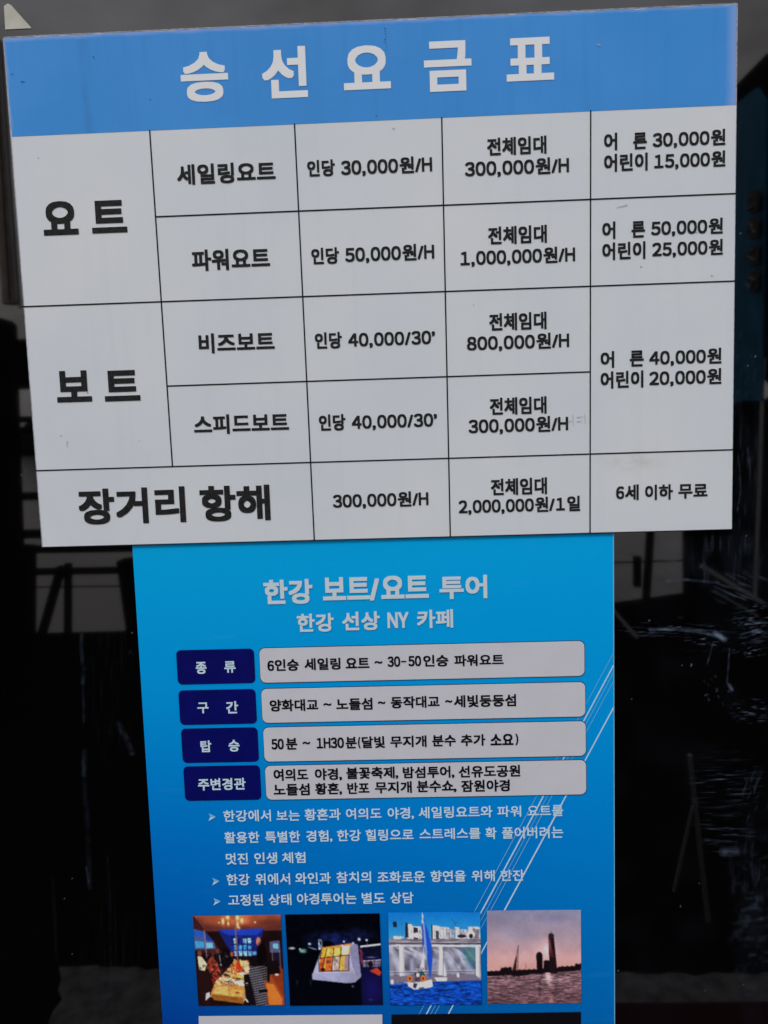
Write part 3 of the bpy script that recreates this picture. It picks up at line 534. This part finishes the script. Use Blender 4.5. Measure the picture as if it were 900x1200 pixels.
for a_ in ((40, 340, 140, 600), (90, 350, 330, 470), (40, 380, 120, 600), (200, 355, 420, 500), (430, 370, 500, 470), (520, 390, 610, 560), (600, 360, 680, 470), (640, 380, 760, 610), (680, 470, 730, 600), (560, 470, 600, 620)):
    for j in range(5): p.line(a_[0] + j * 9, a_[1] + j * 3, a_[2] + j * 13, a_[3] - j * 6, 6, (206, 208, 222), .5)
for x_, w_ in ((152, 44), (503, 32), (826, 34)): p.poly([(x_ - w_ / 2, 350), (x_ + w_ / 2, 352), (x_ + w_ / 2, 660), (x_ - w_ / 2, 662)], (212, 212, 222)); p.poly([(x_ + w_ * .2, 352), (x_ + w_ / 2, 352), (x_ + w_ / 2, 660), (x_ + w_ * .2, 660)], (150, 150, 170), .6)
p.line(40, 568, 800, 562, 7, (190, 186, 200), .8); p.line(40, 590, 800, 582, 7, (170, 168, 184), .8); p.line(40, 578, 800, 572, 5, (80, 76, 96), .8); p.poly([(40, 610), (800, 600), (850, 640), (850, 655), (40, 672)], (112, 104, 122)); p.ell(650, 605, 12, 20, (220, 220, 228))
p.poly([(40, 672), (855, 650), (855, 868), (40, 868)], (14, 62, 160)); p.noise(46, 9, .45, 24, (p.Y > 660).astype(float)); p.noise(16, 5, .4, 25, (p.Y > 660).astype(float)); p.poly([(40, 668), (200, 668), (200, 680), (40, 684)], (90, 120, 180), .6)
p.poly([(340, 60), (352, 80), (350, 540), (310, 535), (352, 400), (335, 150)], (196, 196, 214)); p.poly([(345, 90), (380, 180), (420, 330), (425, 470), (405, 640), (395, 600), (372, 420), (358, 200)], (26, 74, 190)); p.poly([(345, 110), (360, 140), (380, 420), (370, 440), (350, 300)], (120, 146, 214)); p.line(342, 55, 352, 620, 5, (210, 214, 226)); p.poly([(336, 150), (346, 150), (352, 330), (340, 380)], (22, 58, 150)); p.line(396, 250, 420, 330, 3, (160, 180, 230), .6)
p.poly([(490, 400), (520, 380), (512, 600), (475, 600)], (214, 216, 228)); p.poly([(524, 470), (548, 610), (518, 615)], (222, 222, 232)); p.line(521, 380, 519, 625, 4, (90, 90, 110)); p.poly([(440, 625), (552, 625), (548, 655), (460, 658)], (226, 226, 234))
p.poly([(195, 665), (300, 668), (415, 640), (425, 700), (400, 712), (260, 730), (205, 700)], (222, 220, 228)); p.poly([(250, 672), (290, 676), (270, 722), (248, 712)], (60, 44, 60)); p.poly([(300, 712), (345, 708), (345, 718), (300, 722)], (30, 24, 36)); p.line(275, 550, 335, 546, 9, (196, 172, 180)); p.poly([(262, 575), (350, 570), (360, 650), (262, 660)], (74, 60, 74)); p.noise(9, 9, .5, 26, ((p.X > 255) & (p.X < 360) & (p.Y > 560) & (p.Y < 665)).astype(float)); p.ell(325, 590, 22, 26, (24, 80, 84)); p.ell(292, 600, 16, 20, (206, 190, 194))
for cx in (220, 338): p.ell(cx, 632, 22, 30, (226, 112, 40)); p.ell(cx, 632, 9, 14, (70, 40, 50))
p.ell(62, 660, 14, 22, (222, 220, 230)); p.poly([(78, 132), (112, 128), (114, 180), (82, 180)], (24, 34, 60)); p.line(115, 135, 122, 260, 4, (70, 110, 160), .8); p.line(158, 100, 162, 280, 4, (50, 90, 150), .8); p.line(135, 88, 158, 104, 4, (60, 100, 160), .8); p.line(600, 110, 630, 150, 4, (40, 70, 120)); p.line(650, 140, 625, 165, 4, (40, 70, 120)); p.line(628, 150, 628, 290, 4, (60, 80, 120)); p.line(700, 48, 845, 50, 5, (20, 60, 110)); p.noise(6, 6, .05, 27)
make_pic(p, ((455, 1069), (562.7, 1068), (564.4, 1177), (457.3, 1177.7)), 'printed photograph of sailing boats before a bridge')
# 4: towers and a yacht at dusk
p = Pic((40, 45, 835, 835)); p.grad(45, 560, (128, 128, 156), (212, 162, 158)); t_ = np.clip((p.Y - 330) / 230, 0, 1); p.put(t_, (196, 138, 128), .55); p.ell(150, 120, 260, 120, (112, 108, 132), .5, .9); p.ell(620, 110, 240, 60, (104, 104, 136), .45, .9); p.ell(300, 230, 220, 90, (136, 134, 162), .5, .9); p.ell(535, 375, 130, 120, (232, 188, 190), .7, .95); p.ell(545, 380, 40, 60, (246, 216, 214), .6, .9); p.noise(200, 90, .05, 31)
p.poly([(40, 600), (835, 560), (835, 835), (40, 835)], (112, 84, 92)); p.noise(60, 8, .45, 32, (p.Y > 570).astype(float)); p.noise(22, 5, .45, 33, (p.Y > 575).astype(float)); t_ = np.clip((p.Y - 640) / 200, 0, 1); p.put(t_, (66, 36, 44), .4)
def sil(pts): p.poly(pts, (18, 12, 18))
sil([(40, 558), (835, 535), (835, 558), (40, 600)])
for i in range(60): cx = 46 + i * 13.4; p.ell(cx, 576 - i * .45 - (26 if 8 < i < 15 else 0) - (14 if i > 44 else 0) - (16 if i > 55 else 0) + 4 * math.sin(i * 2.1), 15, 20, (18, 12, 18))
sil([(456, 430), (508, 430), (512, 575), (462, 575)]); p.ell(482, 430, 27, 34, (20, 14, 20)); sil([(520, 480), (568, 480), (572, 575), (516, 575)]); p.ell(544, 482, 26, 16, (20, 14, 20))
p.poly([(560, 262), (604, 250), (628, 500), (634, 565), (568, 565)], (26, 16, 22)); p.ell(582, 262, 23, 24, (40, 28, 34)); p.line(583, 225, 584, 250, 4, (60, 50, 60)); p.poly([(562, 290), (576, 290), (590, 400), (572, 420)], (126, 60, 66), .8); p.poly([(568, 380), (598, 380), (604, 440), (576, 440)], (90, 30, 40), .7)
p.poly([(285, 425), (292, 430), (286, 552), (252, 552)], (46, 26, 30)); p.line(306, 340, 286, 430, 4, (60, 40, 50)); p.line(303, 345, 297, 570, 5, (50, 34, 44)); sil([(245, 562), (404, 560), (400, 590), (300, 602), (248, 600)]); p.line(362, 498, 372, 532, 3, (80, 56, 66))
for i in range(46):
    yy = 575 + i * 5.4; ww = 46 - 12 * math.sin(i * .5) + rng.uniform(-14, 14); cx = 552 + (yy - 575) * .14 + rng.uniform(-12, 12); p.ell(cx, yy, max(8, ww * (.4 + .6 * abs(math.cos(i * .9)))), 2.6, (244, 204, 206) if i < 22 else (232, 160, 150), .8, .7)
for cx in (490, 622): 
    for i in range(22): p.ell(cx + rng.uniform(-14, 14), 580 + i * 7, 22 * rng.uniform(.5, 1.2), 3, (34, 22, 30), .7, .6)
p.ell(300, 625, 60, 9, (70, 44, 52), .6, .7); p.noise(6, 6, .04, 34)
make_pic(p, ((570.6, 1066.8), (680.6, 1065.8), (681, 1175), (571.3, 1176)), 'printed photograph of dark towers and a yacht at dusk')
def q4(pts): return [q3(*a) for a in pts]
sheet('grey_picture_block', q4([(233, 1190.2), (234.5, 1330), (449.5, 1326), (448, 1188.3)]), YP - .0008, M['panel'], po)
sheet('dark_picture_block', q4([(458.7, 1188.4), (460, 1326), (681, 1320), (680.7, 1185.4)]), YP - .0008, M['pblack'], po)

# ------------------------------------------------------------------ price board
W_, H_ = .8402, .5976
pb = empty('price_board', (W_ / 2, .001, Z0 - H_)); tag(pb, 'large white price table board with blue header, above the tour poster', 'sign board')
Q = lambda u, v: (P(u, v).x, P(u, v).z)
TL, TR, BR, BL = Q(3, 43), Q(865, 3), Q(858, 621), Q(49, 642)
prism('backing_board', [BL, BR, TR, TL], .0009, .0034, M['core'], pb)
def inset(p, q, t): return (p[0] + (q[0] - p[0]) * t, p[1] + (q[1] - p[1]) * t)
zh = (Q(9.7, 160.2)[1] + Q(864.7, 122.7)[1]) / 2
sheet('face_print', [BL, BR, TR, TL], .0006, M['white'], pb)
# header band with its sealed margin; the upper margin's edge is chipped
XLb = TL[0]; XRb = TR[0]
n = 150; top = []
for i in range(n + 1):
    t = i / n; top.append((XLb + .0012 + (XRb - XLb - .0024) * t, TL[1] + (TR[1] - TL[1]) * t - .0014 - max(0, rng.normal(0, .00035))))
sheet('header_band', [(XLb + .0016, zh), (XRb - .0012, zh)] + top[::-1], .0004, M['blue'], pb)
def strip(a, b, wd, name, mat, y):
    d = Vector((b[0] - a[0], b[1] - a[1])); nn = Vector((-d.y, d.x)).normalized() * wd; k_ = 120; lo, hi = [], []
    for i in range(k_ + 1):
        t = i / k_; c = (a[0] + d.x * t, a[1] + d.y * t); j = wd * .0; lo.append((c[0] + nn.x * 0, c[1] + nn.y * 0)); r_ = 1 - max(0, rng.normal(0, .22)); hi.append((c[0] + nn.x * r_, c[1] + nn.y * r_))
    sheet(name, lo + hi[::-1], y, mat, pb)
strip(TR, (XRb, zh), -.0015, 'sealed_edge', M['edge'], .0003); strip((XRb, zh), BR, -.0006, 'sealed_edge', M['edge'], .0003)
strip(TL, TR, -.0011, 'sealed_edge', M['edge'], .0003); strip(TL, BL, .0009, 'sealed_edge', M['edge'], .0003)
# grid lines, 1.3 mm
lw = .0016
vx = lambda *pts: sum(Q(u, v)[0] for u, v in pts) / len(pts)
hz = lambda *pts: sum(Q(u, v)[1] for u, v in pts) / len(pts)
c1 = [(175.2, 152), (188.6, 354.7), (202, 546.8)]; c2 = [(345, 144.5), (368.3, 633.6)]; c3 = [(517.6, 137), (527.7, 629)]; c4 = [(692.3, 129), (691.5, 625)]
rows = [[(181.6, 254), (864, 226.6)], [(24, 359.5), (862.8, 329.2)], [(196, 452.4), (691.5, 435.7)], [(41.6, 551.6), (859, 527)]]
def gl(a, b, wd=lw, y=.0001):
    d = Vector((b[0] - a[0], b[1] - a[1])); nn = Vector((-d.y, d.x)).normalized() * wd / 2
    sheet('grid_line', [(a[0] + nn.x, a[1] + nn.y), (a[0] - nn.x, a[1] - nn.y), (b[0] - nn.x, b[1] - nn.y), (b[0] + nn.x, b[1] + nn.y)], y, M['line'], pb)
for c in (c1, c2, c3, c4): gl(Q(*c[0]), Q(*c[-1]), y=.0002)
for r_ in rows: gl(Q(*r_[0]), Q(*r_[1]), y=.0001)
gl((BL[0], BL[1] + .0006), (BR[0], BR[1] + .0006), .0011, .0002)
def T(segs, mat='black', bold=.030, **k_):
    if segs[0][4] > 30:
        for sg in segs: lettering('letter' if len(sg[0]) == 1 else 'lettering', [sg], 0.0, M[mat], pb, bold, layer=6e-6, **k_)
    else:
        for sg in segs: lettering('lettering', [sg], 0.0, M[mat], pb, bold, layer=6e-6, **k_)
T([('승', 211.8, 267.4, 91.3, 58.5), ('선', 306.8, 360, 86, 60), ('요', 402.4, 457.5, 80.2, 51.5), ('금', 496.9, 552.6, 78.7, 59), ('표', 593.5, 649.2, 70.5, 50.5)], 'cap', .030, label='large white title letter on the blue header')
T([('요', 50.2, 91, 256.3, 39.7), ('트', 107, 148.2, 254.6, 38.1)], bold=.034); T([('보', 66, 106.8, 453.4, 36.8), ('트', 122, 163.6, 452.6, 36)], bold=.034)
T([('장거리', 92, 217.2, 594.4, 42), ('항해', 234.4, 316.4, 590.8, 42)], bold=.034)
T([('세일링요트', 207.3, 322.8, 205.1, 24)]); T([('파워요트', 224.8, 316.2, 305.5, 25)]); T([('비즈보트', 232.8, 321.6, 402.8, 23.3)]); T([('스피드보트', 227.2, 338.4, 498.2, 23)])
B2 = .031
T([('인당', 360, 392.4, 197.6, 19.5), ('30,000원/H', 399.6, 506.4, 196.8, 16.8)], bold=B2); T([('전체임대', 570.8, 640.4, 172.2, 21)], bold=B2); T([('300,000원/H', 544.8, 666.8, 198.4, 16.8)], bold=B2)
T([('인당', 364.8, 397.2, 300.4, 19.5), ('50,000원/H', 404.4, 508.8, 298.8, 16.6)], bold=B2); T([('전체임대', 572, 640.8, 276.4, 21)], bold=B2); T([('1,000,000원/H', 539.6, 674, 303, 16.4)], bold=B2)
T([('인당', 369, 400.6, 399.5, 19.4), ('40,000/30’', 408, 509.9, 398.6, 16)], bold=B2); T([('전체임대', 573.3, 640.5, 377.7, 20.5)], bold=B2); T([('800,000원/H', 547.2, 667, 402.8, 16.1)], bold=B2)
T([('인당', 373.7, 404.8, 495.6, 19.2), ('40,000/30’', 412.2, 512.2, 495, 15.8)], bold=B2); T([('전체임대', 574, 640.5, 476.5, 20.3)], bold=B2); T([('300,000원/H', 549.1, 665.8, 499.9, 16)], bold=B2)
T([('300,000원/H', 390, 502, 587.5, 15.4)], bold=B2); T([('전체임대', 575.2, 641, 571, 19.8)], bold=B2); T([('2,000,000원/1일', 537.5, 679.8, 594.1, 15.4)], bold=B2)
T([('어', 707.9, 723.3, 166.2, 20.5), ('른', 742, 758.1, 165.2, 19.4), ('30,000원', 764.9, 850.1, 164.2, 16.3)], bold=B2); T([('어린이', 707.9, 759, 191.2, 20.8), ('15,000원', 766.8, 850.1, 189.2, 16.2)], bold=B2)
T([('어', 705.8, 721.2, 270.1, 20.4), ('른', 740, 756, 269, 19.3), ('50,000원', 763, 847.2, 267.8, 16.1)], bold=B2); T([('어린이', 705.8, 756.4, 294.8, 20.6), ('25,000원', 764.4, 847.2, 292.5, 16.1)], bold=B2)
T([('어', 703.8, 719.8, 421.6, 19.6), ('른', 738, 754.5, 420.3, 18.8), ('40,000원', 761, 845.5, 419.7, 16)], bold=B2); T([('어린이', 703.8, 754, 445.6, 20.1), ('20,000원', 761, 845.5, 443.6, 16)], bold=B2)
T([('6', 721.9, 731.5, 577.5, 15), ('세', 732.5, 748.5, 577.2, 18.4), ('이하', 756, 788.6, 577.2, 18), ('무료', 795, 829.2, 576, 17)], bold=B2)

def scuff(pts, wd, mat='scuff', y=-.0003):
    for (a, b), (c_, d_) in zip(pts[:-1], pts[1:]):
        p_, q_ = Vector(Q(a, b)), Vector(Q(c_, d_)); n_ = Vector((-(q_ - p_).y, (q_ - p_).x)).normalized() * wd / 2
        sheet('scuff', [tuple(p_ + n_), tuple(p_ - n_), tuple(q_ - n_ * .4), tuple(q_ + n_ * .4)], y, M[mat], pb)
M['scuff'] = plain('pencil_grey_scuff', (.30, .30, .33), .8, .1); M['scuff_faint'] = plain('faint_rubbed_print', (.50, .51, .54), .8, .1); M['scuff_blue'] = plain('dark_blue_nick', (.02, .07, .22), .6, .1)
scuff([(79, 517), (78.3, 524)], .0007); scuff([(163.5, 516), (163, 519)], .0006); scuff([(815, 271), (817, 273)], .0010); scuff([(833, 323), (836, 323.5)], .0012); scuff([(460, 151), (463, 150)], .0010)
for a in ([(671, 486), (672, 499)], [(676, 489), (683, 488)], [(676, 494), (682, 493)], [(666, 494), (670, 493)], [(685, 486), (686, 497)], [(735, 240), (722, 243)]): scuff(a, .0011, 'scuff_faint')
scuff([(24.5, 96), (29, 95.5)], .0010, 'scuff_blue'); scuff([(109.5, 66), (110, 69)], .0010, 'scuff_blue'); scuff([(700, 52), (704, 54)], .0012, 'scuff_faint'); scuff([(13, 87), (16, 86.5)], .0008, 'scuff_blue')
for k_ in range(9): scuff([(451.5 + rng.uniform(-1.5, 1.5), 33 + k_ * 3.2), (452.6, 33.8 + k_ * 3.2)], .0008, 'scuff_blue')
# ------------------------------------------------------------------ things standing on the deck behind the photographer
D = 5.0
def bk(name, a, b, wpx, mat, parent, D_=D, depth=.05, rnd=False):
    if wpx < 4: depth = .008
    A, B = back(*a, D_), back(*b, D_); wd = wpx / FPX * (D_ + .93); return bar(name, A, B, wd, max(depth, wd * .6), M[mat], parent, rnd)
def base(o, *pts): return o
tr = empty('timber_railing', (back(90, 690, D).x, -D, 0)); tag(tr, 'black timber railing with a slanting brace at the left edge of the deck', 'railing')
bk('top_rail', (-60, 672), (160, 668), 11, 'dark', tr); bk('middle_rail', (-60, 690), (160, 686.5), 2.4, 'dark', tr); bk('post', (80, 660), (79, 790), 8.5, 'dark', tr); bk('brace', (72, 664), (43, 765), 13, 'dark', tr, D + .06)
bk('post', (20, 640), (20, 790), 46, 'dark', tr); bk('post', (148, 655), (167, 790), 27, 'dark', tr, D + .05); bk('upper_rail', (-60, 645), (170, 642), 14, 'dark', tr)
for v, t in ((493, 5), (506, 13), (532, 6), (583, 15), (627, 16)): bk('upper_rail', (-30, v), (80, v - 2), t, 'dark', tr, D + .1)
bk('dark_stand_in', (-60, 431), (60, 427), 84, 'dark', tr, D + .1)  # added dark bar standing in for the dark far bank, no railing member
lp = empty('deck_column', (back(0, 500, 3.2).x, -3.2, 0)); tag(lp, 'broad black column standing on the deck to the left', 'column')
bk('shaft', (-26, 372), (-10, 820), 66, 'dark', lp, 3.2, .3)
cu = empty('rolled_awning', (back(8, 200, 2.6).x, -2.6, back(8, 360, 2.6).z)); tag(cu, 'brown rolled awning hanging at the far left', 'awning')
for i, (a, b, wpx, mt) in enumerate((((-8, 48), (14, 356), 20, 'canvas'), ((-1.5, 48), (20, 352), 3, 'steel'), ((-6, 48), (12, 352), 2, 'dark'), ((1, 48), (23.5, 362), 1.6, 'dark'))):
    bk('fold', a, b, wpx, mt, cu, 2.6 - i * .03, .03, True)
fr = empty('deck_trestle', (back(770, 690, D).x, -D, 0)); tag(fr, 'black timber trestle with leaning post at the right of the deck edge', 'trestle')
bk('rail', (700, 659.5), (815, 656.5), 2.8, 'dark', fr); bk('leaning_post', (766, 560), (752, 800), 9.5, 'dark', fr); bk('post', (805, 560), (806, 800), 11, 'dark', fr); bk('bollard', (747, 652), (747, 687), 11, 'dark', fr, D + .1); bk('top_rail', (690, 560), (900, 552), 16, 'dark', fr)
bk('panel', (887, 470), (887, 800), 162, 'dark', fr, D + .2)  # added dark sheet, wide enough to block sky and water from the mirror image
bk('foot_board', (700, 722), (830, 704), 34, 'dark', fr, D - .1)
st = empty('steel_struts', (back(855, 690, 3.4).x, -3.4, 0)); tag(st, 'pair of slanting grey steel struts to the right', 'struts')
bk('strut', (822, 663), (893, 706), 5.5, 'steel', st, 3.4, .02); bk('strut', (836, 692), (888, 722), 2.5, 'steel', st, 3.3, .02); bk('strut', (716, 712), (747, 747), 4.5, 'steel', st, 3.6, .02)
pp = empty('parasol_pole', (back(889, 600, 2.4).x, -2.4, 0)); tag(pp, 'thin grey parasol pole leaning at the far right, below the teal banner', 'pole')
bk('shaft', (895, 420), (884, 700), 3.6, 'steel', pp, 2.4, .02, True)
tp = empty('tripod_stand', (back(825, 1100, 1.3).x, -1.3, 0)); tag(tp, 'thin grey two-legged stand near the doormat', 'stand')
bk('leg', (808, 885), (839, 1160), 5.5, 'stand', tp, 1.3, .02, True); bk('leg', (812, 945), (790, 1045), 4, 'stand', tp, 1.3, .02, True)
# banner at the upper right
A, B, C_, E_ = back(886, 103, 2.5), back(858, 126, 3.3), back(850, 470, 3.3), back(890, 470, 2.5)
bn = empty('banner_stand', ((A.x + B.x) / 2, (A.y + B.y) / 2, 0)); tag(bn, 'tall teal cloth banner with dark printed squares at the upper right', 'banner')
def slab4(name, pts, th, mat, parent):
    nrm = (pts[1] - pts[0]).cross(pts[3] - pts[0]).normalized() * th; V = list(pts) + [q + nrm for q in pts]
    me = mesh(name, V, [(0, 1, 2, 3), (7, 6, 5, 4), (0, 4, 5, 1), (1, 5, 6, 2), (2, 6, 7, 3), (3, 7, 4, 0)]); return link(name, me, M[mat], parent)
slab4('cloth', [A, B, C_, E_], .01, 'banner', bn)
slab4('side_cloth', [back(897, 120, 2.35), A, E_, back(892, 470, 2.35)], .01, 'banner', bn)
def on(u, v, off=.012):
    n_ = (B - A).cross(E_ - A).normalized(); o_ = back(u, v, 1); c = Vector((CAM.x, 2 * GLASS_Y - CAM.y, CAM.z)); d = o_ - c; t = (A - c).dot(n_) / d.dot(n_); q = c + d * t
    s_ = 1 if (c - q).dot(n_) > 0 else -1; return q + n_ * off * s_
for i, v in enumerate((222, 253, 285, 316)):
    g = link('printed_square', mesh('printed_square', [on(874.5, v + 6), on(893.5, v - 2), on(892.5, v + 23), on(873.5, v + 30)], [(0, 1, 2, 3)]), M['bglyph'], bn)
    for k_, (a_, b_, c_, d_) in enumerate((((878, 10, 889, 5.5), (878, 23, 888.5, 18), (878.5, 10, 878.5, 23), (888.5, 6, 888, 18)), ((883, 7, 878, 24), (883.5, 7, 888.5, 19), (880, 17, 887, 14), (880, 17, 887, 14)), ((878.5, 9, 878, 24), (878.5, 9, 889, 5), (888.8, 5, 879, 17), (882, 15, 889, 19)), ((878, 15, 883, 8), (883, 8, 889, 12), (889, 12, 884, 21), (884, 21, 878, 15)))[i]):
        p_, q_ = on(a_, v + b_, .014), on(c_, v + d_, .014); bar('mark', p_, q_, .012, .002, M['bglyph2'], g)
    link('pale_square', mesh('pale_square', [on(866, v + 16), on(873.5, v + 13), on(873.5, v + 30), on(865.5, v + 33)], [(0, 1, 2, 3)]), M['bglyph2'], bn)
cn = empty('dark_canopy', tuple(back(880, 100, 3.6))); tag(cn, 'edge of a black canopy above the teal banner', 'canopy')
slab4('cloth', [back(850, 112, 3.6), back(893, 68, 3.6), back(930, 50, 3.6), back(930, 130, 3.6)], .05, 'dark', cn)
slab4('valance', [back(850, 112, 3.6), back(930, 130, 3.6), back(930, 480, 3.6), back(850, 400, 3.6)], .05, 'dark', cn)
cn2 = box('doormat', .66, 2.2, floor_y(780, 1182), -.25, .006, .02, M['mat'], None, .004); tag(cn2, 'dark red doormat on the paving in front of the glass', 'doormat')
